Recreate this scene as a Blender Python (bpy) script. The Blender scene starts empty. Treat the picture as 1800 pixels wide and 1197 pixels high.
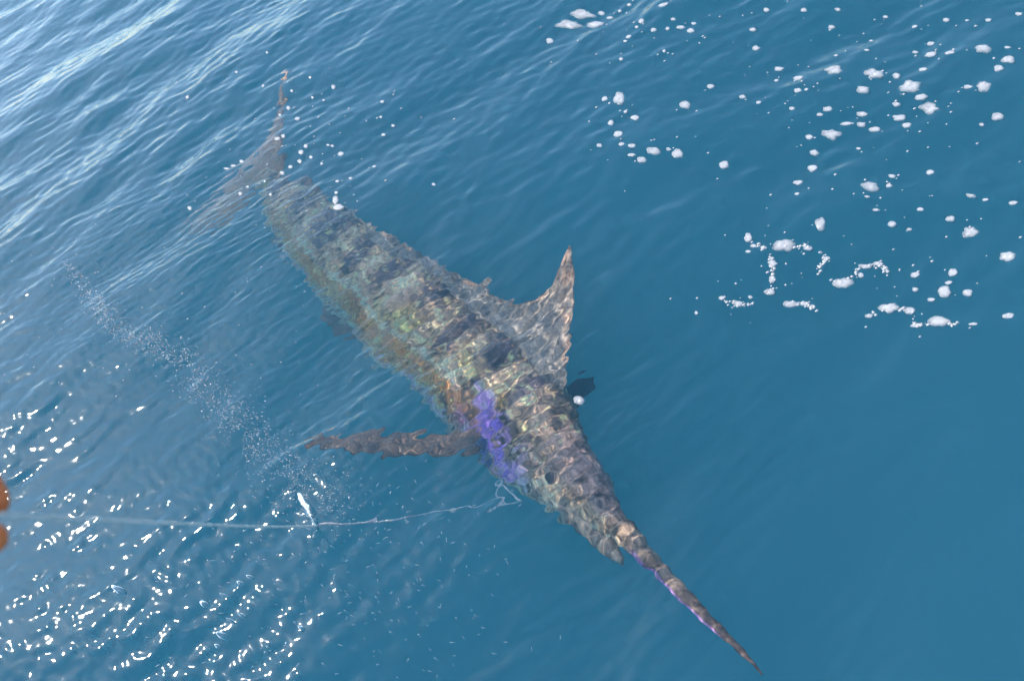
import bpy, bmesh, math, random
import numpy as np
from mathutils import Vector, Matrix, noise
from math import radians as R, sin, cos, pi, sqrt

random.seed(7)
rng = np.random.default_rng(11)
scene = bpy.context.scene
COL = scene.collection

# ------------------------------------------------------------------ camera
CAM_H = 2.30
DEP, ROLL, LENS = R(47), R(25), 28.0
W0, H0 = 1800.0, 1197.0
_f = np.array([0, cos(DEP), -sin(DEP)])
_U = np.array([0, sin(DEP), cos(DEP)])
_R = np.array([1.0, 0, 0])
_r = cos(ROLL) * _R - sin(ROLL) * _U
_u = sin(ROLL) * _R + cos(ROLL) * _U
CAM = np.array([0, 0, CAM_H])
cam_data = bpy.data.cameras.new('camera')
cam = bpy.data.objects.new('camera', cam_data)
COL.objects.link(cam)
cam.matrix_world = Matrix(((_r[0], _u[0], -_f[0], 0), (_r[1], _u[1], -_f[1], 0),
                           (_r[2], _u[2], -_f[2], CAM_H), (0, 0, 0, 1)))
cam_data.lens = LENS
cam_data.sensor_width = 36.0
cam_data.clip_start = 0.02
cam_data.clip_end = 8000
cam_data.dof.use_dof = True
cam_data.dof.focus_distance = 3.1
cam_data.dof.aperture_fstop = 3.5
scene.camera = cam


def ray(x, y):
    k = 36.0 / LENS / W0
    d = _f + (x - W0 / 2) * k * _r - (y - H0 / 2) * k * _u
    return d / np.linalg.norm(d)


def surf(x, y, z=0.0):
    d = ray(x, y)
    return CAM + d * ((z - CAM_H) / d[2])


def wet_ray(x, y):
    """where the line of sight meets still water, and its direction below"""
    p = surf(x, y)
    d = ray(x, y) / 1.333
    h = np.array([d[0], d[1], 0])
    return p, np.array([h[0], h[1], -sqrt(1 - h @ h)])


def under(x, y, z):
    p, d = wet_ray(x, y)
    return p + d * (z / d[2])


# ------------------------------------------------------------------ sun, sky, exposure
_v = ray(190, 1075)
SUN = np.array([_v[0], _v[1], -_v[2]])          # mirror of the line of sight into the glitter
SUN_EL = math.asin(SUN[2])
SUN_AZ = math.atan2(SUN[0], SUN[1])             # from +Y towards +X
world = bpy.data.worlds.new('World')
scene.world = world
world.use_nodes = True
wn = world.node_tree.nodes
sky = wn.new('ShaderNodeTexSky')
sky.sky_type = 'NISHITA'
sky.sun_disc = False
sky.sun_elevation = SUN_EL
sky.sun_rotation = SUN_AZ
sky.air_density = 1.0
sky.dust_density = 0.7
sky.ozone_density = 3.0
bg = wn['Background']
bg.inputs['Strength'].default_value = 0.15
world.node_tree.links.new(sky.outputs['Color'], bg.inputs['Color'])

sd = bpy.data.lights.new('sun', 'SUN')
sd.energy = 3.0
sd.angle = R(1.0)
sd.color = (1.0, 0.95, 0.88)
sun = bpy.data.objects.new('sun', sd)
COL.objects.link(sun)
sun.rotation_euler = Vector(SUN).to_track_quat('Z', 'Y').to_euler()
sun.location = (0, 0, 20)

vs = scene.view_settings
vs.view_transform = 'Standard'
vs.look = 'None'
vs.gamma = 1.0
vs.exposure = 1.0
cy = scene.cycles
cy.max_bounces = 9
cy.transmission_bounces = 10
cy.volume_bounces = 3
cy.glossy_bounces = 4
cy.diffuse_bounces = 3
cy.transparent_max_bounces = 16
cy.caustics_refractive = True
cy.caustics_reflective = False
cy.sample_clamp_indirect = 1.5
cy.blur_glossy = 0.3
cy.use_denoising = True
cy.use_adaptive_sampling = True
cy.adaptive_threshold = 0.02
cy.volume_step_rate = 4.0


# ------------------------------------------------------------------ helpers
def tag(o, label=None, cat=None, group=None, kind=None):
    for k, v in (('label', label), ('category', cat), ('group', group), ('kind', kind)):
        if v:
            o[k] = v
    return o


def mesh_obj(name, verts, faces, mat=None, parent=None, smooth=True):
    me = bpy.data.meshes.new(name)
    me.from_pydata([tuple(map(float, v)) for v in verts], [], faces)
    if smooth:
        me.polygons.foreach_set('use_smooth', [True] * len(me.polygons))
    if mat:
        me.materials.append(mat)
    o = bpy.data.objects.new(name, me)
    COL.objects.link(o)
    if parent:
        o.parent = parent
        o.matrix_parent_inverse = parent.matrix_world.inverted()
    return o


def empty(name, loc):
    o = bpy.data.objects.new(name, None)
    o.empty_display_size = 0.05
    COL.objects.link(o)
    o.location = loc
    o.matrix_world = Matrix.Translation(loc)
    return o


def new_mat(name):
    m = bpy.data.materials.new(name)
    m.use_nodes = True
    nt = m.node_tree
    return m, nt, nt.nodes, nt.links, nt.nodes['Principled BSDF']


def tube(pts, radii, n=8):
    """verts, faces of a capped tube along pts"""
    pts = [np.asarray(p, float) for p in pts]
    V, F = [], []
    up = np.array([0.13, 0.21, 0.97])
    for i, p in enumerate(pts):
        t = pts[min(i + 1, len(pts) - 1)] - pts[max(i - 1, 0)]
        t = t / np.linalg.norm(t)
        a = np.cross(up, t); a /= np.linalg.norm(a)
        b = np.cross(t, a)
        r = radii[i] if hasattr(radii, '__len__') else radii
        for k in range(n):
            q = 2 * pi * k / n
            V.append(p + r * (cos(q) * a + sin(q) * b))
    for i in range(len(pts) - 1):
        for k in range(n):
            F.append((i * n + k, i * n + (k + 1) % n, (i + 1) * n + (k + 1) % n, (i + 1) * n + k))
    F.append(tuple(range(n))[::-1])
    F.append(tuple((len(pts) - 1) * n + k for k in range(n)))
    return V, F


def spline(P, n):
    """Catmull-Rom through the rows of P, n samples"""
    P = np.asarray(P, float)
    m = len(P)
    out = []
    for q in np.linspace(0, m - 1, n):
        i = min(int(q), m - 2)
        t = q - i
        p0, p1, p2, p3 = P[max(i - 1, 0)], P[i], P[i + 1], P[min(i + 2, m - 1)]
        out.append(0.5 * (2 * p1 + (p2 - p0) * t + (2 * p0 - 5 * p1 + 4 * p2 - p3) * t * t
                          + (3 * p1 - p0 - 3 * p2 + p3) * t ** 3))
    return np.array(out)


# ------------------------------------------------------------------ the sea
TN = 2048


def wave_tile(TL, l0, l1, p, ang, spread, slope, seed):
    """heightfield of random waves between wavelengths l0..l1, crests along angle ang"""
    g = np.random.default_rng(seed)
    k = 2 * pi * np.fft.fftfreq(TN, TL / TN)
    kx, ky = np.meshgrid(k, k)
    kk = np.hypot(kx, ky)
    kk[0, 0] = 1
    lam = 2 * pi / kk
    th = np.arctan2(ky, kx) - (ang + pi / 2)
    d = np.abs(np.cos(th)) ** spread
    a = kk ** (-p) * d * np.clip((lam - l0) / (0.3 * l0), 0, 1) * np.clip((l1 - lam) / (0.3 * l1), 0, 1)
    a[0, 0] = 0
    h = np.fft.ifft2(a * (g.standard_normal((TN, TN)) + 1j * g.standard_normal((TN, TN)))).real
    dx = TL / TN
    s = sqrt(np.mean(((np.roll(h, 1, 0) - h) / dx) ** 2 + ((np.roll(h, 1, 1) - h) / dx) ** 2))
    return TL, h * (slope / s)


def sample(tile, x, y):
    TL, tile = tile
    u = (x / TL * TN) % TN
    v = (y / TL * TN) % TN
    i, j = u.astype(int), v.astype(int)
    fu, fv = u - i, v - j
    i1, j1 = (i + 1) % TN, (j + 1) % TN
    return ((tile[j, i] * (1 - fu) + tile[j, i1] * fu) * (1 - fv)
            + (tile[j1, i] * (1 - fu) + tile[j1, i1] * fu) * fv)


T_swell = wave_tile(16.0, 0.9, 3.0, 2.4, R(12), 2.2, 0.046, 1)
T_chop = wave_tile(16.0, 0.16, 1.0, 2.4, R(18), 1.7, 0.092, 2)
T_ripple = wave_tile(16.0, 0.055, 0.18, 2.0, R(16), 1.5, 0.095, 3)
T_fine = wave_tile(8.0, 0.021, 0.052, 1.7, R(8), 1.0, 0.115, 4)
T_over = wave_tile(8.0, 0.028, 0.11, 1.8, R(9), 7, 0.108, 5)
T_gust = wave_tile(16.0, 1.2, 5.0, 2.0, R(60), 1, 0.1, 9)
T_gust = (16.0, T_gust[1] / T_gust[1].std())
T_ripple = wave_tile(16.0, 0.06, 0.18, 2.0, R(14), 2, 0.085, 3)
T_fine = wave_tile(8.0, 0.028, 0.08, 1.9, R(-42), 1.6, 0.088, 4)


def sstep(a, b, x):
    t = np.clip((x - a) / (b - a), 0, 1)
    return t * t * (3 - 2 * t)


def sea_height(x, y, cell):
    # ripples are strongest up-wind (left); a slick lies over and right of the fish
    left = sstep(0.2, -2.2, x + 0.25 * (y - 2.0))
    far = sstep(2.6, 5.5, y)
    calm = 0.84 - 0.08 * np.clip(left + 0.8 * far, 0, 1)
    gust = np.clip(0.85 + 0.38 * sample(T_gust, x + 0.7, y + 2.0), 0.3, 1.6)
    # the fish stirs fine ripples right above itself
    ax, ay, bx, by = -1.55, 3.9, 0.45, 0.75
    t = np.clip(((x - ax) * (bx - ax) + (y - ay) * (by - ay)) / ((bx - ax) ** 2 + (by - ay) ** 2), 0, 1)
    over = sstep(1.0, 0.35, np.hypot(x - ax - t * (bx - ax), y - ay - t * (by - ay)))
    glitter = sstep(-0.3, -0.9, x) * sstep(2.6, 1.6, y)
    h = sample(T_swell, x, y) * sstep(1.2, 0.4, cell)
    h = h + sample(T_chop, x, y) * calm * (0.5 + 0.5 * gust) * sstep(0.3, 0.08, cell)
    h = h + sample(T_ripple, x + 3.1, y + 1.7) * np.clip(0.62 + 0.30 * gust + 0.15 * left * gust - 0.42 * over + 0.25 * glitter, 0.2, 1.25) * sstep(0.07, 0.035, cell)
    h = h + sample(T_fine, x + 1.3, y + 5.2) * np.clip(0.22 + 0.35 * left * gust + 0.12 * over + 0.6 * glitter, 0, 0.95) * sstep(0.024, 0.013, cell)
    h = h + sample(T_over, x + 2.4, y + 0.9) * over * (0.55 + 0.45 * gust) * (1 - 0.30 * t) * sstep(0.03, 0.016, cell)
    return h


def axis(lo, hi, f0, f1, step, slow, fast, far):
    """node positions: fine between lo and hi, growing slowly to f0 / f1, then fast to the horizon"""
    def grow(p, sgn, lim):
        st, out = step, []
        while abs(p) < far:
            st *= slow if sgn * (lim - p) > 0 else fast
            p += sgn * st
            out.append(p)
        return out
    mid = list(np.arange(lo, hi + 1e-6, step))
    return np.array(grow(mid[0], -1, f0)[::-1] + mid + grow(mid[-1], 1, f1))


xs = axis(-2.3, 1.1, -6.5, 3.2, 0.0066, 1.006, 1.17, 2500)
ys = axis(0.2, 3.9, -0.6, 11.0, 0.0066, 1.007, 1.17, 2500)
nx, ny = len(xs), len(ys)
X, Y = np.meshgrid(xs, ys)
CELL = np.maximum(np.gradient(xs)[None, :] * np.ones((ny, 1)), np.gradient(ys)[:, None] * np.ones((1, nx)))
Z = sea_height(X, Y, CELL)
print('sea grid', nx, ny)
SEA_BOTTOM = -30.0


def sea_z(x, y):
    return float(sea_height(np.array([float(x)]), np.array([float(y)]), np.array([0.0125]))[0])


def grid_mesh(name, X, Y, Z):
    ny, nx = X.shape
    co = np.stack([X.ravel(), Y.ravel(), Z.ravel()], 1).astype(np.float32)
    i = (np.arange(ny - 1)[:, None] * nx + np.arange(nx - 1)[None, :]).ravel()
    quads = np.stack([i, i + 1, i + nx + 1, i + nx], 1)
    me = bpy.data.meshes.new(name)
    me.vertices.add(len(co)); me.vertices.foreach_set('co', co.ravel())
    me.loops.add(quads.size); me.loops.foreach_set('vertex_index', quads.ravel().astype(np.int32))
    me.polygons.add(len(quads))
    me.polygons.foreach_set('loop_start', (np.arange(len(quads)) * 4).astype(np.int32))
    me.polygons.foreach_set('use_smooth', np.ones(len(quads), bool))
    me.update(calc_edges=True)
    o = bpy.data.objects.new(name, me)
    COL.objects.link(o)
    return o


sea = grid_mesh('sea_water', X, Y, Z)
tag(sea, kind='structure')
m = bpy.data.materials.new('sea_water')
m.use_nodes = True
nt = m.node_tree
nt.nodes.clear()
out = nt.nodes.new('ShaderNodeOutputMaterial')
gl = nt.nodes.new('ShaderNodeBsdfGlass')
gl.inputs['IOR'].default_value = 1.333
gl.inputs['Roughness'].default_value = 0.048
nt.links.new(gl.outputs[0], out.inputs['Surface'])
sea.data.materials.append(m)

# the body of the water: even, slightly cloudy blue water down to an added dark sheet
BIG = 2400.0


m = bpy.data.materials.new('deep_water')
m.use_nodes = True
nt = m.node_tree
nt.nodes.clear()
out = nt.nodes.new('ShaderNodeOutputMaterial')
vsct = nt.nodes.new('ShaderNodeVolumeScatter')
vsct.inputs['Color'].default_value = (0.27, 0.80, 0.92, 1)
vsct.inputs['Density'].default_value = 0.42
vsct.inputs['Anisotropy'].default_value = -0.45
vabs = nt.nodes.new('ShaderNodeVolumeAbsorption')
vabs.inputs['Color'].default_value = (0.56, 0.945, 0.967, 1)
vabs.inputs['Density'].default_value = 0.8
vadd = nt.nodes.new('ShaderNodeAddShader')
nt.links.new(vsct.outputs[0], vadd.inputs[0])
nt.links.new(vabs.outputs[0], vadd.inputs[1])
nt.links.new(vadd.outputs[0], out.inputs['Volume'])
st4 = 6
xi = np.unique(np.r_[np.arange(0, nx, st4), nx - 1]); yi = np.unique(np.r_[np.arange(0, ny, st4), ny - 1])
ZM = Z.copy()
for sh in range(1, st4 + 1):                       # highest water near each node
    for ax in (0, 1):
        ZM = np.maximum(ZM, np.maximum(np.roll(Z, sh, ax), np.roll(Z, -sh, ax)))
deep = grid_mesh('underwater_haze', X[np.ix_(yi, xi)], Y[np.ix_(yi, xi)], ZM[np.ix_(yi, xi)] + 0.006)
bm = bmesh.new()
bm.from_mesh(deep.data)
rim = [e for e in bm.edges if e.is_boundary]
ex = bmesh.ops.extrude_edge_only(bm, edges=rim)
for v in ex['geom']:
    if isinstance(v, bmesh.types.BMVert):
        v.co.z = SEA_BOTTOM - 1
bmesh.ops.contextual_create(bm, geom=[e for e in ex['geom'] if isinstance(e, bmesh.types.BMEdge)])
bmesh.ops.recalc_face_normals(bm, faces=bm.faces)
bm.to_mesh(deep.data)
bm.free()
deep.data.materials.append(m)
tag(deep, kind='stuff')
m_backing, nt, N_, L_, b_ = new_mat('dark_backing')
b_.inputs['Base Color'].default_value = (0.02, 0.06, 0.09, 1)
backing = mesh_obj('dark_backing', [(-BIG, -BIG, SEA_BOTTOM), (BIG, -BIG, SEA_BOTTOM), (BIG, BIG, SEA_BOTTOM), (-BIG, BIG, SEA_BOTTOM)], [(0, 1, 2, 3)], m_backing)  # unseen dark sheet, added to close off the sky beneath the water
tag(backing, kind='structure')
sea.cycles.is_caustics_caster = True
sd.cycles.is_caustics_light = True

# ------------------------------------------------------------------ the marlin
#           dorsal edge   belly edge   depth   width/height
ST = [((484, 294), (438, 318), -0.740, 0.45),
      ((490, 312), (456, 341), -0.735, 0.55),
      ((530, 330), (467, 387), -0.720, 0.55),
      ((592, 362), (505, 444), -0.690, 0.55),
      ((650, 400), (545, 512), -0.650, 0.55),
      ((705, 442), (597, 553), -0.610, 0.55),
      ((775, 482), (645, 620), -0.570, 0.55),
      ((848, 538), (708, 678), -0.53, 0.56),
      ((922, 598), (775, 740), -0.48, 0.58),
      ((982, 657), (836, 800), -0.43, 0.60),
      ((1006, 713), (876, 842), -0.39, 0.62),
      ((1030, 770), (925, 875), -0.355, 0.64),
      ((1068, 838), (992, 914), -0.32, 0.66),
      ((1094, 898), (1048, 940), -0.29, 0.75),
      ((1130, 935), (1087, 957), -0.27, 1.0),
      ((1153, 966), (1123, 985), -0.25, 1.15),
      ((1180, 999), (1156, 1014), -0.235, 1.2),
      ((1223, 1049), (1205, 1063), -0.21, 1.2),
      ((1263, 1091), (1250, 1103), -0.19, 1.2),
      ((1305, 1137), (1296, 1146), -0.165, 1.2),
      ((1336, 1181), (1334, 1183), -0.15, 1.0)]
LEAN = R(56)
NS = len(ST)
ctr = np.array([under((a[0] + b[0]) / 2, (a[1] + b[1]) / 2, z) for a, b, z, k in ST])
S_T, S_D, S_N, S_A = [], [], [], []
for i, (a, b, z, k) in enumerate(ST):
    t = ctr[min(i + 1, NS - 1)] - ctr[max(i - 1, 0)]
    t /= np.linalg.norm(t)
    side = np.cross(t, [0, 0, 1.0]); side /= np.linalg.norm(side)      # fish's right
    up = np.cross(side, t)
    D = cos(LEAN) * up + sin(LEAN) * -side
    # the fish lies over towards its left
    N = np.cross(D, t)                                                  # fish's left
    p, v = wet_ray((a[0] + b[0]) / 2, (a[1] + b[1]) / 2)
    e = np.cross(v, t); e /= np.linalg.norm(e)
    pu, pl = under(*a, z), under(*b, z)
    vv = v / np.linalg.norm(v)
    w = abs((pu - pl) @ e) / 2
    S_A.append(w / sqrt((D @ e) ** 2 + (k * (N @ e)) ** 2))
    S_T.append(t); S_D.append(D); S_N.append(N)
S_T, S_D, S_N, S_A = map(np.array, (S_T, S_D, S_N, S_A))
S_K = np.array([s[3] for s in ST])
print('fish length', np.sum(np.linalg.norm(np.diff(ctr, axis=0), axis=1)), 'half heights', np.round(S_A, 3))
FISH_AT = ctr[8].copy()
marlin = empty('marlin', Vector(FISH_AT))
tag(marlin, 'big bronze and grey marlin with long bill swimming under the water on a line', 'fish')


def station(s):
    """centre, tangent, dorsal, left, half height, aspect at float station s"""
    i = min(max(int(s), 0), NS - 2)
    f = s - i
    mix = lambda A: A[i] * (1 - f) + A[i + 1] * f
    u = lambda v: v / np.linalg.norm(v)
    return mix(ctr), u(mix(S_T)), u(mix(S_D)), u(mix(S_N)), mix(S_A), mix(S_K)


def on_sagittal(x, y, s):
    c, t, d, n, a, k = station(s)
    p, v = wet_ray(x, y)
    q = ((c - p) @ n) / (v @ n)
    return p + v * q


def fbm(p, sc, seed=0.0, oct=4):
    q = Vector((p[0] * sc + seed, p[1] * sc - seed, p[2] * sc + 2 * seed))
    return noise.fractal(q, 0.6, 2.1, oct)


def lerp(a, b, t):
    t = min(max(t, 0), 1)
    return np.array(a) * (1 - t) + np.array(b) * t


C_BACK = (0.105, 0.092, 0.09)
C_SLATE = (0.20, 0.175, 0.165)
C_OLIVE = (0.30, 0.23, 0.14)
C_GOLD = (0.44, 0.22, 0.055)
C_BELLY = (0.34, 0.33, 0.34)
C_LILAC = (0.13, 0.09, 0.80)
C_PALE = (0.36, 0.36, 0.34)


def skin_colour(s, hgt, P):
    """s station, hgt -1 belly .. 1 back (as angle), P world point"""
    n1, n2, n3 = fbm(P, 3.5, 1.3), fbm(P, 11, 4.7), fbm(P, 46, 9.1, 3)
    c = lerp(C_OLIVE, C_SLATE, 0.5 + 0.55 * (hgt - 0.05) * 1.6 + 0.3 * n1)
    c = lerp(c, C_BACK, (hgt - 0.62) * 2.6 + 0.25 * n2)
    # upright slate bars of the flank
    bar = 0.5 + 0.5 * sin(s * 6.6 + 0.8 * n1)
    if s < 9.5:
        c = lerp(c, (0.37, 0.33, 0.28), max(0, bar - 0.5) * 1.2 * sstep(-0.15, 0.2, hgt))
        c = lerp(c, (0.06, 0.058, 0.085), max(0, 0.55 - bar) * 2.4 * sstep(-0.1, 0.3, hgt))
    # bronze band low on the flank
    band = math.exp(-((hgt + 0.37) / 0.25) ** 2) * sstep(1.0, 3.5, s) * sstep(9.6, 8.4, s)
    c = lerp(c, lerp(C_GOLD, (0.22, 0.125, 0.07), 0.35 + 1.0 * n2), band * (1.2 + 0.4 * n1))
    cl = fbm(P, 5.5, 6.3, 2)
    c = lerp(c, (0.36, 0.29, 0.11), max(0, cl + 0.12) * 1.7 * math.exp(-((hgt - 0.12) / 0.3) ** 2) * sstep(5, 6.5, s) * sstep(10, 9, s))
    # thin pale line between band and back
    ln = math.exp(-((hgt + 0.10 - 0.03 * n1) / 0.07) ** 2) * sstep(2.5, 4, s) * sstep(9, 7, s)
    c = lerp(c, (0.40, 0.46, 0.50), ln * 0.5)
    # pale belly
    c = lerp(c, C_BELLY, sstep(-0.63, -0.84, hgt + 0.12 * n2) * 0.95)
    if s < 8:
        c = lerp(c, (0.36, 0.26, 0.70), 0.55 * math.exp(-((hgt + 0.78) / 0.07) ** 2) * max(0, 0.4 + 1.5 * n1))
    # head: mottled grey with pale cheek
    if s > 9:
        c = lerp(c, lerp((0.14, 0.135, 0.125), (0.27, 0.25, 0.22), 0.5 + n2), sstep(9, 9.8, s) * 0.75 * sstep(0.75, 0.3, hgt))
        c = lerp(c, C_PALE, sstep(-0.10, -0.62, hgt + 0.35 * n2) * sstep(9.4, 10.2, s) * sstep(15, 13.5, s))
        c = lerp(c, (0.13, 0.12, 0.15), sstep(0.1, 0.5, hgt + 0.2 * n1) * sstep(10.4, 11.4, s) * sstep(13.6, 12.5, s) * 0.8)
    # violet flush behind the gill
    v = math.exp(-((s - 9.50 - 0.45 * max(0, -hgt - 0.1)) / 0.80) ** 2) * sstep(0.26, 0.06, hgt) * sstep(-0.93, -0.7, hgt)
    c = lerp(c, C_LILAC, 1.3 * v * (0.85 + 1.6 * n2 + 0.6 * n3))
    v2 = math.exp(-((s - 8.5) / 0.25) ** 2) * math.exp(-((hgt + 0.5) / 0.16) ** 2)
    c = lerp(c, (0.42, 0.2, 0.55), 0.9 * v2)
    # bill: grey-brown, violet below, dark tip
    if s > 13.5:
        c = lerp(c, lerp((0.15, 0.14, 0.135), (0.045, 0.042, 0.05), (s - 15) / 3.0), sstep(13.5, 14.5, s))
        c = lerp(c, (0.28, 0.20, 0.75), sstep(0.0, -0.5, hgt) * sstep(14.3, 15, s) * sstep(18.6, 17.5, s) * 0.8)
    # gold flecks and broken tone
    if n3 > 0.28 and s < 11:
        c = lerp(c, (0.46, 0.38, 0.20), (n3 - 0.28) * 1.2)
    return np.clip(c * (1.0 + 0.75 * n2 + 0.75 * n3), 0.012, 0.9)


m_skin, nt, N_, L_, bsdf = new_mat('marlin_skin')
at = N_.new('ShaderNodeAttribute'); at.attribute_name = 'Col'
tc = N_.new('ShaderNodeTexCoord')
n1 = N_.new('ShaderNodeTexNoise'); n1.inputs['Scale'].default_value = 60; n1.inputs['Detail'].default_value = 5
n1.inputs['Roughness'].default_value = 0.7
rp = N_.new('ShaderNodeValToRGB')
rp.color_ramp.elements[0].position = 0.33; rp.color_ramp.elements[0].color = (0.42, 0.42, 0.45, 1)
rp.color_ramp.elements[1].position = 0.70; rp.color_ramp.elements[1].color = (1.7, 1.66, 1.55, 1)
mx = N_.new('ShaderNodeMix'); mx.data_type = 'RGBA'; mx.blend_type = 'MULTIPLY'; mx.inputs[0].default_value = 1.0
L_.new(tc.outputs['Object'], n1.inputs['Vector'])
L_.new(n1.outputs['Fac'], rp.inputs['Fac'])
L_.new(at.outputs['Color'], mx.inputs[6]); L_.new(rp.outputs['Color'], mx.inputs[7])
L_.new(mx.outputs[2], bsdf.inputs['Base Color'])
bsdf.inputs['Roughness'].default_value = 0.5
bsdf.inputs['Specular IOR Level'].default_value = 0.25
bp = N_.new('ShaderNodeBump'); bp.inputs['Strength'].default_value = 0.4; bp.inputs['Distance'].default_value = 0.01
L_.new(n1.outputs['Fac'], bp.inputs['Height']); L_.new(bp.outputs['Normal'], bsdf.inputs['Normal'])


def set_col(o, cols):
    a = o.data.color_attributes.new('Col', 'FLOAT_COLOR', 'POINT')
    buf = np.ones((len(cols), 4), np.float32)
    buf[:, :3] = np.clip(np.array(cols) * (2.85, 2.08, 1.52), 0.01, 0.86)
    a.data.foreach_set('color', buf.ravel())


def wet(o):
    o.cycles.is_caustics_receiver = True
    return o


# body: head, trunk and bill are one skin
NL, NR = 420, 96
V, F, CO = [], [], []
ss = np.linspace(0, NS - 1, NL)
sm_c = spline(ctr, NL); sm_a = spline(S_A[:, None], NL)[:, 0]
for i, s in enumerate(ss):
    c, t, d, n, a, k = station(s)
    c, a = sm_c[i], max(sm_a[i], 0.0015)
    for j in range(NR):
        q = 2 * pi * j / NR
        x, y = cos(q), sin(q)                   # x dorsal, y left
        fat = 1.0 - 0.10 * abs(x) ** 3 * (1 if k < 0.9 else 0) * (y * y) * 4
        P = c + a * x * d + a * k * fat * y * n
        h = x
        V.append(P)
        CO.append(skin_colour(s, h, P))
for i in range(NL - 1):
    for j in range(NR):
        F.append((i * NR + j, i * NR + (j + 1) % NR, (i + 1) * NR + (j + 1) % NR, (i + 1) * NR + j))
F.append(tuple(range(NR))[::-1])
F.append(tuple((NL - 1) * NR + j for j in range(NR)))
body = wet(mesh_obj('body', V, F, m_skin, marlin))
set_col(body, CO)


def loft_fin(name, base, edge, nu, nv, thick, normal, colf, wob=0.0, label=None, root=0.0):
    """thin fin between a base curve and an outer edge, with real thickness"""
    B, E = spline(base, nu), spline(edge, nu)
    n = np.asarray(normal, float)
    V, CO = [], []
    for sgn in (1, -1):
        for i in range(nu):
            for j in range(nv):
                f = j / (nv - 1)
                p = B[i] * (1 - f) + E[i] * f
                w = wob * sin(i * 0.9 + 4 * f) * f
                edgefade = min(1.0, i / (0.08 * nu + 1), (nu - 1 - i) / (0.08 * nu + 1))
                th = (thick * (1 - 0.85 * f) + root * max(0.0, 1 - f / 0.45) ** 2) * (0.15 + 0.85 * edgefade)
                V.append(p + n * (sgn * th / 2 + w))
                CO.append(colf(i / (nu - 1), f, p))
    F = []
    o = nu * nv
    for i in range(nu - 1):
        for j in range(nv - 1):
            a = i * nv + j
            F.append((a, a + nv, a + nv + 1, a + 1))
            F.append((o + a, o + a + 1, o + a + nv + 1, o + a + nv))
    for i in range(nu - 1):
        for j in (0, nv - 1):
            a = i * nv + j
            F.append((a, a + nv, o + a + nv, o + a) if j else (a, o + a, o + a + nv, a + nv))
    for j in range(nv - 1):
        for i in (0, nu - 1):
            a = i * nv + j
            F.append((a, a + 1, o + a + 1, o + a) if not i else (a, o + a, o + a + 1, a + 1))
    ob = wet(mesh_obj(name, V, F, m_skin, marlin))
    set_col(ob, CO)
    if label:
        ob['label'] = label
    return ob


def fin_grey(u, f, p):
    r = 0.5 + 0.5 * sin(u * 60)
    n2, n3 = fbm(p, 12, 3.1), fbm(p, 46, 9.1, 3)
    c = lerp((0.085, 0.098, 0.115), (0.175, 0.195, 0.22), r * 0.45 + 0.7 * n2 + 0.25)
    if f > 0.6:
        c = lerp(c, (0.34, 0.21, 0.14), max(0, n2) * 0.8)
    return np.clip(c * (1 + 0.6 * n3), 0.02, 0.8)


def fin_brown(u, f, p):
    n2 = fbm(p, 16, 5.5)
    return np.clip(lerp((0.068, 0.060, 0.058), (0.115, 0.095, 0.088), 0.5 + n2), 0.02, 0.8)


def fin_tail(u, f, p):
    n2 = fbm(p, 16, 5.5)
    return np.clip(lerp((0.20, 0.13, 0.10), (0.34, 0.24, 0.18), 0.5 + n2), 0.02, 0.8)


def sag(pts):
    return [on_sagittal(x, y, s) for x, y, s in pts]


# tall first dorsal with its long low rear
d_base = [(985, 690, 9.5), (972, 668, 9.2), (950, 640, 8.7), (932, 618, 8.4), (912, 598, 8.2), (880, 570, 7.6), (845, 545, 7.1), (800, 512, 6.5), (760, 485, 5.9),
          (715, 455, 5.2), (680, 428, 4.6), (645, 405, 4.0), (610, 380, 3.4)]
d_edge = [(992, 668, 9.5), (1003, 590, 8.9), (1010, 500, 8.2), (1002, 432, 7.8), (990, 478, 7.7), (962, 512, 7.5), (930, 529, 7.2), (884, 524, 6.7), (852, 505, 6.3),
          (795, 474, 5.5), (718, 428, 4.6), (676, 404, 4.1), (606, 366, 3.4)]
c8 = station(8)
loft_fin('dorsal_fin', sag(d_base), sag(d_edge), 140, 16, 0.022, station(7)[3], fin_grey, 0.004, None, 0.11)
loft_fin('dorsal_spine', sag([(850, 530, 6.9), (822, 508, 6.5)]), sag([(863, 486, 6.5), (858, 487, 6.4)]), 12, 8, 0.012, station(6.5)[3], fin_grey)
# second dorsal, anal fins
loft_fin('second_dorsal_fin', sag([(575, 362, 2.9), (552, 350, 2.5), (530, 342, 2.1)]), sag([(566, 352, 2.8), (543, 316, 2.2), (527, 326, 2.0)]), 24, 10, 0.02, station(2)[3], fin_brown)
loft_fin('anal_fin', sag([(640, 590, 5.8), (615, 560, 5.4), (590, 535, 5.0)]), sag([(632, 592, 5.8), (572, 572, 5.2), (566, 530, 4.9)]), 30, 12, 0.02, station(5)[3], fin_brown)
loft_fin('second_anal_fin', sag([(512, 440, 3.0), (495, 412, 2.7), (480, 390, 2.3)]), sag([(500, 438, 3.0), (485, 425, 2.7), (470, 402, 2.3)]), 20, 8, 0.02, station(3)[3], fin_brown)
# the forked tail
loft_fin('tail_fin', sag([(494, 322, .8), (480, 318, 0.5), (468, 318, .35), (458, 322, 0.35), (450, 326, .4), (444, 336, .6)]),
         sag([(486, 250, 0), (504, 118, 0), (470, 250, 0), (432, 292, 0), (322, 408, 0), (408, 392, 0)]), 90, 14, 0.035, station(0.5)[3], fin_tail)


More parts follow.
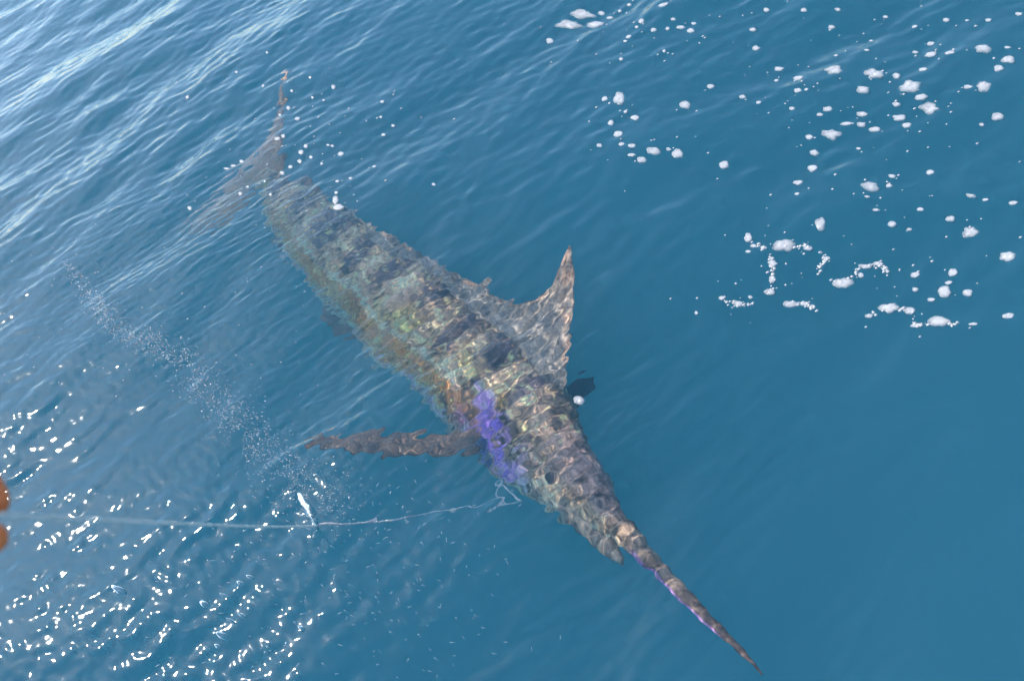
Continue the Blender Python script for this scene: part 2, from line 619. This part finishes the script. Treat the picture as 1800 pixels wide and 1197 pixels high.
# breast fins: long left one reaching out, right one half hidden below
def flat_fin(name, base, edge, col, label=None, wob=0.0):
    nrm = np.cross(np.array(edge[len(edge) // 2]) - np.array(base[0]), np.array(base[-1]) - np.array(base[0]))
    nrm /= np.linalg.norm(nrm)
    return loft_fin(name, base, edge, 40, 16, 0.03, nrm, col, wob, label)


U_ = under
flat_fin('pectoral_fin', [U_(842, 758, -.35), U_(844, 778, -.35), U_(840, 800, -.35)],
         [U_(690, 760, -.31), U_(575, 772, -.27), U_(536, 782, -.26), U_(580, 792, -.27), U_(690, 800, -.31)], fin_brown, 'long brown right breast fin stretched out sideways')
lb = []
for s_ in (9.75, 9.5, 9.2):
    c, t, d, n, a, k = station(s_)
    lb.append(c + n * a * k * 0.80 - d * a * 0.1)
zl = lb[1][2] - 0.02
flat_fin('pectoral_fin', lb, [U_(1034, 676, zl), U_(1031, 652, zl - .02), U_(1010, 656, zl)], lambda u, f, p: np.array((0.03, 0.03, 0.035)),  # shade beside the body is put into this fin's near-black colour
         'short left breast fin coloured dark for shade, half hidden by the body')
# lower jaw
jc = [U_(1000, 888, -.335), U_(1035, 925, -.325), U_(1065, 957, -.315), U_(1084, 976, -.31), U_(1096, 987, -.305)]
V, F = tube(spline(jc, 24), list(np.interp(np.linspace(0, 1, 24), [0, .3, .7, 1], [.050, .044, .027, .004])), 14)
jaw = wet(mesh_obj('lower_jaw', V, F, m_skin, marlin))
set_col(jaw, [np.clip(np.array((0.20, 0.20, 0.20)) * (1 + .6 * fbm(v, 25, 2.2)), 0, .9) for v in V])
# eyes
m_eye, nt, N_, L_, b_ = new_mat('fish_eye')
b_.inputs['Base Color'].default_value = (0.11, 0.08, 0.065, 1); b_.inputs['Roughness'].default_value = 0.15
m_iris, nt, N_, L_, b_ = new_mat('fish_iris')
b_.inputs['Base Color'].default_value = (0.30, 0.18, 0.14, 1); b_.inputs['Roughness'].default_value = 0.4


def ball(name, c, r, axis_, flat, mat, parent, nu=20, nv=12):
    ax = np.asarray(axis_, float); ax /= np.linalg.norm(ax)
    a = np.cross(ax, [0.3, 0.8, 0.5]); a /= np.linalg.norm(a)
    b = np.cross(ax, a)
    V, F = [], []
    for i in range(nv + 1):
        th = pi * i / nv
        for j in range(nu):
            q = 2 * pi * j / nu
            V.append(np.asarray(c) + r * (sin(th) * (cos(q) * a + sin(q) * b) + flat * cos(th) * ax))
    for i in range(nv):
        for j in range(nu):
            F.append((i * nu + j, (i + 1) * nu + j, (i + 1) * nu + (j + 1) % nu, i * nu + (j + 1) % nu))
    return wet(mesh_obj(name, V, F, mat, parent))


for sd_, hh in ((1, 0.02), (-1, 0.02)):
    c, t, d, n, a, k = station(11.35)
    e0 = c + a * hh * d + sd_ * a * k * 0.97 * n
    eye = ball('eye', e0, 0.022, n, 0.4, m_eye, marlin)
    rim = ball('iris', e0 - sd_ * n * 0.003, 0.029, n, 0.3, m_iris, eye)


# ------------------------------------------------------------------ line, hook loop, hand
m_line, nt, N_, L_, b_ = new_mat('line')
b_.inputs['Base Color'].default_value = (0.66, 0.68, 0.62, 1)
b_.inputs['Roughness'].default_value = 0.3
nz = N_.new('ShaderNodeTexNoise'); nz.inputs['Scale'].default_value = 90
rr = N_.new('ShaderNodeValToRGB')
rr.color_ramp.elements[0].position = .35; rr.color_ramp.elements[0].color = (0.80, 0.80, 0.76, 1)
rr.color_ramp.elements[1].position = .65; rr.color_ramp.elements[1].color = (0.93, 0.92, 0.88, 1)
L_.new(nz.outputs['Fac'], rr.inputs['Fac']); L_.new(rr.outputs['Color'], b_.inputs['Base Color'])

b_.inputs['Transmission Weight'].default_value = 0.0
tl = N_.new('ShaderNodeBsdfTranslucent'); ad = N_.new('ShaderNodeMixShader'); ad.inputs[0].default_value = 0.12
L_.new(rr.outputs['Color'], tl.inputs['Color']); L_.new(b_.outputs[0], ad.inputs[1]); L_.new(tl.outputs[0], ad.inputs[2])
L_.new(ad.outputs[0], N_['Material Output'].inputs['Surface'])

HAND = CAM + ray(10, 905) * 0.80
ENTRY = surf(560, 929)
ENTRY[2] = sea_z(ENTRY[0], ENTRY[1])
MOUTH = under(908, 884, -0.335)
pts = [HAND + (ENTRY - HAND) * t + np.array([0, 0, -0.012 * sin(pi * t)]) for t in np.linspace(-0.03, 1, 60)]
for t in np.linspace(0.02, 1, 70):
    p = ENTRY + (MOUTH - ENTRY) * t
    pts.append(p + np.array([0.006 * sin(19 * t), 0.005 * sin(27 * t + 1), 0.004 * sin(23 * t) - 0.03 * sin(pi * t)]))
leader = empty('fishing_line', Vector(ENTRY))
tag(leader, 'pale fishing line stretched from the orange glove to the mouth of the marlin', 'fishing line')
for ph in (0, pi):
    P2, fr = [], 0
    for i, p in enumerate(pts):
        q = i * 2.0 + ph
        P2.append(p + (0.0010 if i < 60 else 0.0018) * np.array([0.2 * cos(q), cos(q), sin(q)]))
    V, F = tube(spline(P2, 520), list(np.interp(np.arange(520), [0, 150, 235, 241, 520], [0.0015, 0.0024, 0.0042, 0.0034, 0.0028])), 7)
    wet(mesh_obj('strand', V, F, m_line, leader))
lp = [(912, 886, -.335), (900, 874, -.33), (890, 858, -.32), (881, 851, -.31), (874, 855, -.31), (873, 866, -.315), (878, 877, -.325), (888, 886, -.33)]
V, F = tube(spline([under(*q) for q in lp], 60), 0.0034, 8)
wet(mesh_obj('knot_loop', V, F, m_line, leader))

m_glove, nt, N_, L_, b_ = new_mat('orange_glove')
nz = N_.new('ShaderNodeTexNoise'); nz.inputs['Scale'].default_value = 60; nz.inputs['Detail'].default_value = 4
rr = N_.new('ShaderNodeValToRGB')
rr.color_ramp.elements[0].color = (0.75, 0.14, 0.035, 1); rr.color_ramp.elements[1].color = (0.95, 0.27, 0.08, 1)
L_.new(nz.outputs['Fac'], rr.inputs['Fac']); L_.new(rr.outputs['Color'], b_.inputs['Base Color'])
b_.inputs['Roughness'].default_value = 0.6
bp = N_.new('ShaderNodeBump'); bp.inputs['Strength'].default_value = 0.3; bp.inputs['Distance'].default_value = 0.002
L_.new(nz.outputs['Fac'], bp.inputs['Height']); L_.new(bp.outputs['Normal'], b_.inputs['Normal'])


def hp(x, y, z):
    """hand frame: x along the line, y up, z to the photographer, in metres"""
    return HAND + x * _r + y * _u - z * _f


hv, he, hr = [], [], []


def chain(root, pts, rad):
    last = root
    for p, r in zip(pts, rad):
        hv.append(tuple(hp(*p))); hr.append(r)
        if last is not None:
            he.append((last, len(hv) - 1))
        last = len(hv) - 1
    return last


chain(None, [(-0.105, -0.01, 0)], [0.030])                                                  # 0 palm
chain(0, [(-0.17, -0.02, 0), (-0.24, -0.03, 0), (-0.36, -0.05, 0)], [0.030, 0.034, 0.042])   # wrist, forearm
chain(0, [(-0.068, 0.024, -0.004), (-0.036, 0.016, 0.0), (-0.016, -0.009, 0.0)], [0.016, 0.014, 0.0135])      # index
chain(0, [(-0.070, 0.020, -0.026), (-0.040, 0.030, -0.030), (-0.022, 0.004, -0.028), (-0.040, -0.008, -0.024)], [0.015, 0.0125, 0.0115, 0.010])
chain(0, [(-0.078, 0.012, -0.046), (-0.050, 0.020, -0.052), (-0.036, -0.004, -0.050), (-0.052, -0.014, -0.045)], [0.014, 0.012, 0.011, 0.010])
chain(0, [(-0.088, 0.004, -0.064), (-0.064, 0.010, -0.070), (-0.052, -0.010, -0.067), (-0.064, -0.018, -0.060)], [0.013, 0.011, 0.010, 0.009])
chain(0, [(-0.085, -0.036, 0.012), (-0.045, -0.032, 0.012), (0.005, -0.013, 0.004)], [0.018, 0.016, 0.015])   # thumb
me = bpy.data.meshes.new('gloved_hand')
me.from_pydata(hv, he, [])
me.materials.append(m_glove)
hand = bpy.data.objects.new('gloved_hand', me)
COL.objects.link(hand)
sk = hand.modifiers.new('skin', 'SKIN')
sk.use_smooth_shade = True
lay = me.skin_vertices[0].data if me.skin_vertices else None
if lay is None:
    bpy.context.view_layer.objects.active = hand
    bpy.ops.mesh.customdata_skin_add()
    lay = me.skin_vertices[0].data
for i, r in enumerate(hr):
    lay[i].radius = (r, r)
    lay[i].use_root = (i == 0)
sb = hand.modifiers.new('subdivision', 'SUBSURF')
sb.levels = sb.render_levels = 2
tag(hand, 'orange gloved fingertips pinching the pale fishing line at the picture edge', 'glove')

# ------------------------------------------------------------------ splash where the line goes in
m_wat = bpy.data.materials.new('clear_water')
m_wat.use_nodes = True
nt = m_wat.node_tree
b_ = nt.nodes['Principled BSDF']
b_.inputs['Base Color'].default_value = (0.95, 0.97, 1, 1)
b_.inputs['Transmission Weight'].default_value = 1.0
b_.inputs['IOR'].default_value = 1.333
b_.inputs['Roughness'].default_value = 0.18


def ground_pt(x, y, h=0.0):
    p = surf(x, y, h)
    return p


V, F = [], []
nu, nv = 40, 10
for sg in (1, -1):
    for i in range(nu):
        u = i / (nu - 1)
        bx, by = 524 + (561 - 524) * u, 866 + (930 - 866) * u
        wdt = 9.5 * (sin(pi * min(1, u * 1.02)) ** 0.7) * (1.0 - 0.35 * u) + 0.8
        for j in range(nv):
            f = j / (nv - 1)
            x = bx + (f - 0.5) * 2 * wdt * 0.80
            y = by - (f - 0.5) * 2 * wdt * 0.60
            hgt = 0.012 + 0.03 * sin(pi * u) * (1 - (2 * f - 1) ** 2)
            p = surf(x, y, hgt + sg * 0.003)
            p = p + 0.003 * np.array([fbm((u * 3, f * 2, 0), 2.0, 1.0), fbm((u * 3, f * 2, 3), 2.0, 2.0), fbm((u * 3, f * 2, 6), 3, 3)])
            V.append(p)
o_ = nu * nv
for i in range(nu - 1):
    for j in range(nv - 1):
        a = i * nv + j
        F.append((a, a + 1, a + nv + 1, a + nv)); F.append((o_ + a, o_ + a + nv, o_ + a + nv + 1, o_ + a + 1))
for i in range(nu - 1):
    for j in (0, nv - 1):
        a = i * nv + j
        F.append((a, a + nv, o_ + a + nv, o_ + a) if j == 0 else (a, o_ + a, o_ + a + nv, a + nv))
for j in range(nv - 1):
    for i in (0, nu - 1):
        a = i * nv + j
        F.append((a, o_ + a, o_ + a + 1, a + 1) if i == 0 else (a, a + 1, o_ + a + 1, o_ + a))
tag(mesh_obj('water_splash', V, F, m_wat), 'thin clear splash of water where the line enters the sea', 'splash')

# ------------------------------------------------------------------ foam
m_foam, nt, N_, L_, b_ = new_mat('foam')
tc = N_.new('ShaderNodeTexCoord')
vo = N_.new('ShaderNodeTexVoronoi'); vo.inputs['Scale'].default_value = 170
nz = N_.new('ShaderNodeTexNoise'); nz.inputs['Scale'].default_value = 45; nz.inputs['Detail'].default_value = 4
rr = N_.new('ShaderNodeValToRGB')
rr.color_ramp.elements[0].position = .30; rr.color_ramp.elements[0].color = (0.33, 0.34, 0.34, 1)
rr.color_ramp.elements[1].position = .62; rr.color_ramp.elements[1].color = (0.48, 0.465, 0.45, 1)
L_.new(tc.outputs['Object'], vo.inputs['Vector']); L_.new(tc.outputs['Object'], nz.inputs['Vector'])
L_.new(nz.outputs['Fac'], rr.inputs['Fac']); L_.new(rr.outputs['Color'], b_.inputs['Base Color'])
bp = N_.new('ShaderNodeBump'); bp.inputs['Strength'].default_value = 0.35; bp.inputs['Distance'].default_value = 0.003
bp.invert = True
L_.new(vo.outputs['Distance'], bp.inputs['Height']); L_.new(bp.outputs['Normal'], b_.inputs['Normal'])
b_.inputs['Roughness'].default_value = 0.35
ea = N_.new('ShaderNodeAttribute'); ea.attribute_name = 'thin'
ma = N_.new('ShaderNodeMath'); ma.operation = 'ADD'
mr = N_.new('ShaderNodeMapRange'); mr.inputs['From Min'].default_value = 0.66; mr.inputs['From Max'].default_value = 1.42
tr = N_.new('ShaderNodeBsdfTransparent'); ms = N_.new('ShaderNodeMixShader')
L_.new(ea.outputs['Fac'], ma.inputs[0]); L_.new(nz.outputs['Fac'], ma.inputs[1]); L_.new(ma.outputs[0], mr.inputs['Value'])
L_.new(mr.outputs['Result'], ms.inputs[0]); L_.new(b_.outputs[0], ms.inputs[1]); L_.new(tr.outputs[0], ms.inputs[2])
L_.new(ms.outputs[0], N_['Material Output'].inputs['Surface'])      # the froth thins out to bubbles at its rim

z6 = lambda L: [(1200 + a * .518, b * .518, c * .518, d * .518) for a, b, c, d in L]
z7 = lambda L: [(1050 + a * .4167, b * .4167, c * .4167, d * .4167) for a, b, c, d in L]
z2 = lambda L: [(300 + a * .334, 80 + b * .334, c * .334, d * .334) for a, b, c, d in L]
FOAM = z6([(515, 235, 62, 30), (652, 246, 66, 38), (727, 250, 28, 22), (612, 302, 48, 26), (773, 292, 70, 38), (810, 332, 50, 20), (838, 367, 70, 34),
 (726, 353, 28, 16), (1018, 170, 60, 30), (1105, 202, 50, 26), (1072, 232, 38, 24), (1020, 302, 54, 38), (968, 299, 35, 16), (842, 177, 44, 20),
 (906, 181, 36, 16), (816, 231, 30, 16), (790, 162, 26, 12), (625, 158, 22, 10), (520, 173, 20, 8), (248, 158, 28, 16), (326, 225, 34, 16),
 (95, 296, 30, 16), (204, 330, 26, 14), (258, 351, 22, 12), (391, 257, 36, 20), (391, 309, 28, 16), (420, 307, 16, 10), (317, 265, 18, 10),
 (371, 371, 22, 12), (492, 373, 36, 18), (608, 380, 42, 18), (735, 396, 48, 20), (607, 417, 34, 18), (652, 431, 42, 20), (555, 413, 45, 16),
 (503, 452, 64, 30), (430, 463, 28, 18), (466, 392, 26, 12), (760, 424, 34, 22), (447, 511, 34, 20), (441, 562, 36, 26), (141, 560, 34, 28),
 (391, 612, 34, 20), (388, 655, 20, 12), (597, 498, 20, 10), (1069, 395, 46, 24), (1016, 421, 22, 10), (841, 582, 32, 20), (711, 594, 28, 14),
 (637, 635, 60, 40), (700, 627, 26, 14), (626, 672, 22, 10), (978, 665, 36, 14), (1028, 675, 26, 10), (1122, 688, 34, 14), (910, 733, 34, 16),
 (807, 708, 28, 12), (656, 713, 28, 10), (710, 755, 32, 18), (467, 762, 38, 40), (977, 775, 54, 32), (1102, 867, 54, 32), (770, 765, 22, 10),
 (222, 800, 26, 32), (240, 828, 24, 14), (275, 838, 26, 14), (222, 848, 22, 12), (345, 830, 80, 36), (425, 838, 36, 16), (487, 866, 32, 14),
 (303, 888, 30, 30), (303, 937, 26, 26), (293, 978, 40, 22), (130, 1003, 24, 14), (188, 1020, 44, 20), (228, 997, 20, 12), (362, 1018, 50, 24),
 (413, 1014, 38, 18), (543, 942, 70, 34), (620, 888, 48, 16), (662, 880, 40, 16), (605, 917, 22, 20), (695, 904, 18, 10), (790, 917, 32, 24),
 (918, 914, 36, 30), (902, 950, 28, 16), (890, 982, 50, 40), (968, 988, 36, 28), (790, 970, 26, 16), (845, 1007, 32, 14), (703, 1034, 70, 34),
 (770, 1041, 42, 24), (633, 1058, 34, 16), (872, 1087, 74, 42), (795, 1097, 46, 16), (1104, 1075, 44, 22), (986, 1102, 36, 12), (44, 1053, 14, 14),
 (788, 73, 20, 12), (895, 55, 26, 14), (1038, 60, 24, 12), (843, 132, 30, 16), (690, 32, 24, 10), (1142, 40, 28, 14), (967, 54, 18, 6),
 (640, 114, 16, 8), (1103, 160, 24, 10), (526, 26, 24, 12), (412, 42, 24, 12), (285, 33, 24, 14), (505, 82, 26, 14), (238, 99, 26, 14)])
FOAM += z7([(283, 43, 42, 22), (15, 45, 30, 18), (92, 38, 18, 14), (50, 65, 30, 14), (133, 14, 22, 14), (188, 103, 28, 18), (168, 124, 18, 12),
 (240, 139, 26, 16), (298, 132, 18, 14), (322, 96, 22, 12), (355, 124, 42, 14), (395, 138, 34, 22), (408, 107, 24, 12), (133, 163, 26, 16),
 (119, 181, 20, 10), (94, 425, 50, 56), (33, 424, 30, 22), (121, 485, 18, 14), (60, 532, 26, 24), (163, 510, 40, 26), (93, 582, 40, 30),
 (107, 631, 26, 16), (152, 642, 36, 18), (150, 680, 36, 14), (190, 696, 44, 24), (240, 661, 60, 30), (342, 664, 50, 36), (305, 650, 24, 14),
 (14, 632, 24, 18), (102, 258, 20, 14), (284, 228, 16, 12), (372, 454, 50, 34)])
FOAM += z2([(894, 567, 40, 26), (664, 381, 30, 22), (853, 212, 26, 20), (737, 174, 18, 14), (742, 268, 16, 14), (800, 280, 18, 12), (712, 530, 26, 22),
 (686, 560, 30, 24), (735, 584, 26, 18), (675, 604, 24, 22), (626, 632, 28, 20), (582, 664, 30, 22), (792, 620, 18, 16), (564, 495, 34, 20),
 (595, 480, 24, 20), (613, 320, 26, 22), (569, 356, 18, 16), (1115, 460, 28, 18), (1113, 296, 24, 18), (1164, 411, 22, 14), (1105, 375, 18, 14),
 (1071, 637, 24, 16), (950, 704, 24, 16), (880, 720, 24, 16), (879, 787, 22, 18), (1389, 740, 22, 16), (826, 521, 20, 12), (848, 525, 20, 14),
 (403, 742, 20, 14), (368, 782, 26, 20), (97, 853, 26, 20), (370, 607, 26, 18), (325, 628, 34, 14), (290, 642, 34, 12), (529, 788, 18, 16),
 (494, 713, 16, 12), (637, 240, 16, 14), (486, 213, 20, 16), (352, 150, 18, 12), (94, 282, 20, 18), (516, 53, 16, 12)])
FOAM += [(1017, 703, 20, 16), (1024, 22, 40, 13), (998, 40, 44, 13), (1046, 39, 34, 11), (965, 66, 14, 10), (592, 356, 12, 16), (598, 369, 20, 12)]


def foam_mesh(x, y, w, h, seed, nr=6, nk=26, rough=0.22):
    """low bubbly mound floating at a place on the sea; its footprint is irregular"""
    c = surf(x, y)
    ax = (surf(x + w / 2, y) - surf(x - w / 2, y)) / 2
    ay = (surf(x, y - h / 2) - surf(x, y + h / 2)) / 2
    r0 = sqrt(np.linalg.norm(ax) * np.linalg.norm(ay))
    z0 = sea_z(c[0], c[1])
    V, F = [(c[0], c[1], z0 + 0.13 * r0)], []
    for i in range(1, nr + 1):
        f = i / nr
        for k in range(nk):
            q = 2 * pi * k / nk
            o = 1.16 + rough * 1.6 * noise.noise(Vector((1.3 * cos(q) + seed * 3.7, 1.3 * sin(q), seed))) + 0.35 * rough * noise.noise(Vector((4 * cos(q), 4 * sin(q) + seed, 5)))
            p = c + (ax * cos(q) + ay * sin(q)) * f * o
            hz = 0.14 * r0 * (1 - f ** 2.6) - (0.004 if i == nr else 0.0)
            hz *= 1 + 0.5 * noise.noise(Vector((p[0] * 90, p[1] * 90, seed)))
            V.append((p[0], p[1], (sea_z(p[0], p[1]) if i > 2 else z0) + hz - (0.003 if i == nr else 0)))
    for k in range(nk):
        F.append((0, 1 + k, 1 + (k + 1) % nk))
    for i in range(nr - 1):
        for k in range(nk):
            a, b = 1 + i * nk + k, 1 + i * nk + (k + 1) % nk
            F.append((a, a + nk, b + nk, b))
    F.append(tuple(1 + (nr - 1) * nk + k for k in range(nk))[::-1])
    return V, F, c, r0


for i, (x, y, w, h) in enumerate(FOAM):
    big = w >= 26
    mid = w >= 14
    V, F, c, r0 = foam_mesh(x, y, w, h, i * 1.37, 8 if big else 5, 34 if big else (22 if mid else 14), 0.34 if big else 0.22)
    c = np.array([c[0], c[1], 0.0])
    ob = mesh_obj('foam_patch' if big else 'foam_fleck', [np.array(v) - c for v in V], F, m_foam)
    ob.location = c
    nk_ = 34 if big else (22 if mid else 14)
    nr_ = 8 if big else 5
    at_ = ob.data.attributes.new('thin', 'FLOAT', 'POINT')
    at_.data.foreach_set('value', np.array([0.0] + [(k // nk_ + 1) / nr_ for k in range(nk_ * nr_)], np.float32) ** 2)
    if (x, y) == (1017, 703):
        tag(ob, 'lone round foam fleck beside the dark breast fin of the marlin', 'foam')
    elif (x, y) in ((592, 356), (598, 369)):  # glint over the back, built as two white dabs in the foam material
        tag(ob, 'bright white dab standing for a glint over the back of the marlin near its tail', 'foam', 'glint dabs over the tail')
    elif big:
        tag(ob, 'large lumpy white foam patch drifting on the blue sea', 'foam', 'large foam patches on the sea')
    elif mid:
        tag(ob, 'medium round white foam fleck drifting on the blue sea', 'foam', 'medium foam flecks on the sea')
    else:
        tag(ob, 'small white foam fleck dotting the blue sea', 'foam', 'small foam flecks on the sea')

# ------------------------------------------------------------------ countless specks, bubbles, spray: stuff
ico = bmesh.new()
bmesh.ops.create_icosphere(ico, subdivisions=1, radius=1.0)
IV = np.array([v.co[:] for v in ico.verts]); IF = [tuple(v.index for v in f.verts) for f in ico.faces]
ico.free()


def blobs(name, items, mat, smooth=True):
    """items: (centre, three axis vectors) joined into one mesh"""
    V, F = [], []
    for c, A in items:
        o = len(V)
        V.extend(np.asarray(c) + IV @ np.asarray(A))
        F.extend(tuple(o + k for k in f) for f in IF)
    return mesh_obj(name, V, F, mat, None, smooth)


items = []
def speck(x, y, px_, zoff=0.0):
    p = surf(x, y)
    r = np.linalg.norm(p - CAM) * 36 / LENS / W0 * px_ / 2
    items.append((np.array([p[0], p[1], sea_z(p[0], p[1]) + zoff]), np.diag([r * random.uniform(.8, 1.5), r * random.uniform(.7, 1.2), r * 0.5])))


for _ in range(330):
    # drifts of specks gather near the larger foam
    x, y, w, h = random.choice(FOAM)
    a, d = random.uniform(0, 2 * pi), abs(random.gauss(0, 55)) + w * .5
    xx, yy_ = x + d * cos(a) * 1.3, y + d * sin(a) * 0.7
    if -20 < xx < 1850 and -20 < yy_ < 640:
        speck(xx, yy_, random.uniform(1.8, 4.6))
for S_ in ([(1313, 414), (1325, 428), (1345, 436), (1357, 460), (1357, 485), (1350, 506), (1318, 528), (1297, 528), (1268, 520)],
           [(1380, 430), (1420, 434), (1452, 449), (1440, 466), (1481, 488), (1521, 460), (1545, 456), (1560, 468)],
           [(1387, 527), (1414, 525), (1430, 535)], [(1530, 548), (1563, 536), (1600, 540), (1612, 568), (1652, 563), (1682, 571)]):
    for x, y in spline(S_, 14 * len(S_)):            # wispy strings of froth
        if noise.noise(Vector((x * .07, y * .07, 2))) > -0.12:
            speck(x + random.gauss(0, 3), y + random.gauss(0, 2.2), random.uniform(2.0, 7.0))
for _ in range(90):
    speck(random.uniform(0, 560), random.uniform(380, 700), random.uniform(1.5, 3.2))
tag(blobs('foam_specks', items, m_foam), 'tiny white foam specks scattered between the larger foam flecks', 'foam', kind='stuff')

# bubbles stirred up along the track of the line
m_bub, nt, N_, L_, b_ = new_mat('bubbles')
b_.inputs['Base Color'].default_value = (0.66, 0.68, 0.68, 1); b_.inputs['Roughness'].default_value = 0.3
TRK = spline([(118, 462), (160, 520), (212, 580), (300, 618), (370, 690), (440, 760), (510, 835), (590, 900)], 200)
items = []
for _ in range(3600):
    t = random.random() ** 0.75
    k = int(t * 199)
    wd = 9 + 54 * t
    x, y = TRK[k, 0] + random.gauss(0, wd * .55), TRK[k, 1] + random.gauss(0, wd * .45)
    if noise.noise(Vector((x * .03, y * .03, 0))) < -0.42:
        continue
    z = -random.uniform(0.006, 0.03 + 0.12 * t)
    p = under(x, y, z)
    r = np.linalg.norm(p - CAM) * 36 / LENS / W0 * random.choice((1.0, 1.2, 1.5, 1.9, 2.6)) / 2
    a = random.gauss(-0.75, 0.35)
    items.append((p, np.array([[r * 1.5 * cos(a), r * 1.5 * sin(a), 0], [-r * .7 * sin(a), r * .7 * cos(a), 0], [0, 0, r * .6]])))
wet(tag(blobs('bubble_trail', items, m_bub), 'trail of pale bubbles under the water leading to the splash at the line', 'bubbles', kind='stuff'))

# drops of water thrown up beside the line
_dx = (_r * 0.86 - _u * 0.5)
_dy = (_r * 0.5 + _u * 0.86)
DROPS = [(505, 275, 100, 40), (415, 325, 90, 40), (270, 435, 110, 30), (95, 510, 120, 60), (430, 610, 110, 40), (335, 660, 130, 35), (255, 790, 160, 70),
         (765, 385, 60, 20), (960, 725, 100, 45), (120, 905, 90, 25), (215, 885, 80, 40), (660, 890, 50, 22), (640, 940, 44, 20), (825, 860, 36, 24), (-660, 385, 190, 70), (520, -30, 40, 16)]
for i, (a, b, w, h) in enumerate(DROPS):
    x, y = 340 + a * .198, 960 + b * .198
    lift = random.uniform(0.10, 0.65)
    p = surf(x, y, lift)
    k = np.linalg.norm(p - CAM) * 36 / LENS / W0 * .198
    bm = bmesh.new()
    bmesh.ops.create_icosphere(bm, subdivisions=3, radius=1.0)
    A = np.array([_dx * w * .36 * k, _dy * h * .42 * k, _f * h * .42 * k])
    for v in bm.verts:
        q = np.array(v.co)
        tail = 1 - 0.45 * max(0, -q[0])
        q = np.array([q[0], q[1] * tail, q[2] * tail]) * (1 + 0.16 * noise.noise(v.co * 1.7 + Vector((i, 0, 0))))
        v.co = Vector(q @ A)
    me = bpy.data.meshes.new('water_drop')
    bm.to_mesh(me); bm.free()
    me.polygons.foreach_set('use_smooth', [True] * len(me.polygons))
    me.materials.append(m_wat)
    ob = bpy.data.objects.new('water_drop', me)
    COL.objects.link(ob)
    ob.location = p
    tag(ob, 'clear drop of water flying above the glittering sea beside the line', 'water drop', 'water drops in the air')

items = []
for _ in range(300):
    x, y = random.gauss(600, 190), random.gauss(1000, 105)
    if not (250 < x < 1010 and 690 < y < 1196):
        continue
    p = surf(x, y, random.uniform(0.01, 0.12))
    k = np.linalg.norm(p - CAM) * 36 / LENS / W0
    a = random.gauss(0.5, 0.7) if random.random() < .75 else random.uniform(-1.4, 1.4)
    d1 = _r * cos(a) - _u * sin(a); d2 = _r * sin(a) + _u * cos(a)
    l, t = random.uniform(2, 5.5) * k, random.uniform(0.35, 0.6) * k
    items.append((p, np.array([d1 * l, d2 * t, _f * t])))
m_spray, nt, N_, L_, b_ = new_mat('spray')
b_.inputs['Base Color'].default_value = (0.30, 0.36, 0.40, 1); b_.inputs['Roughness'].default_value = 0.15
tag(blobs('spray', items, m_spray), 'fine spray of slender droplets low over the water near the line', 'spray', kind='stuff')
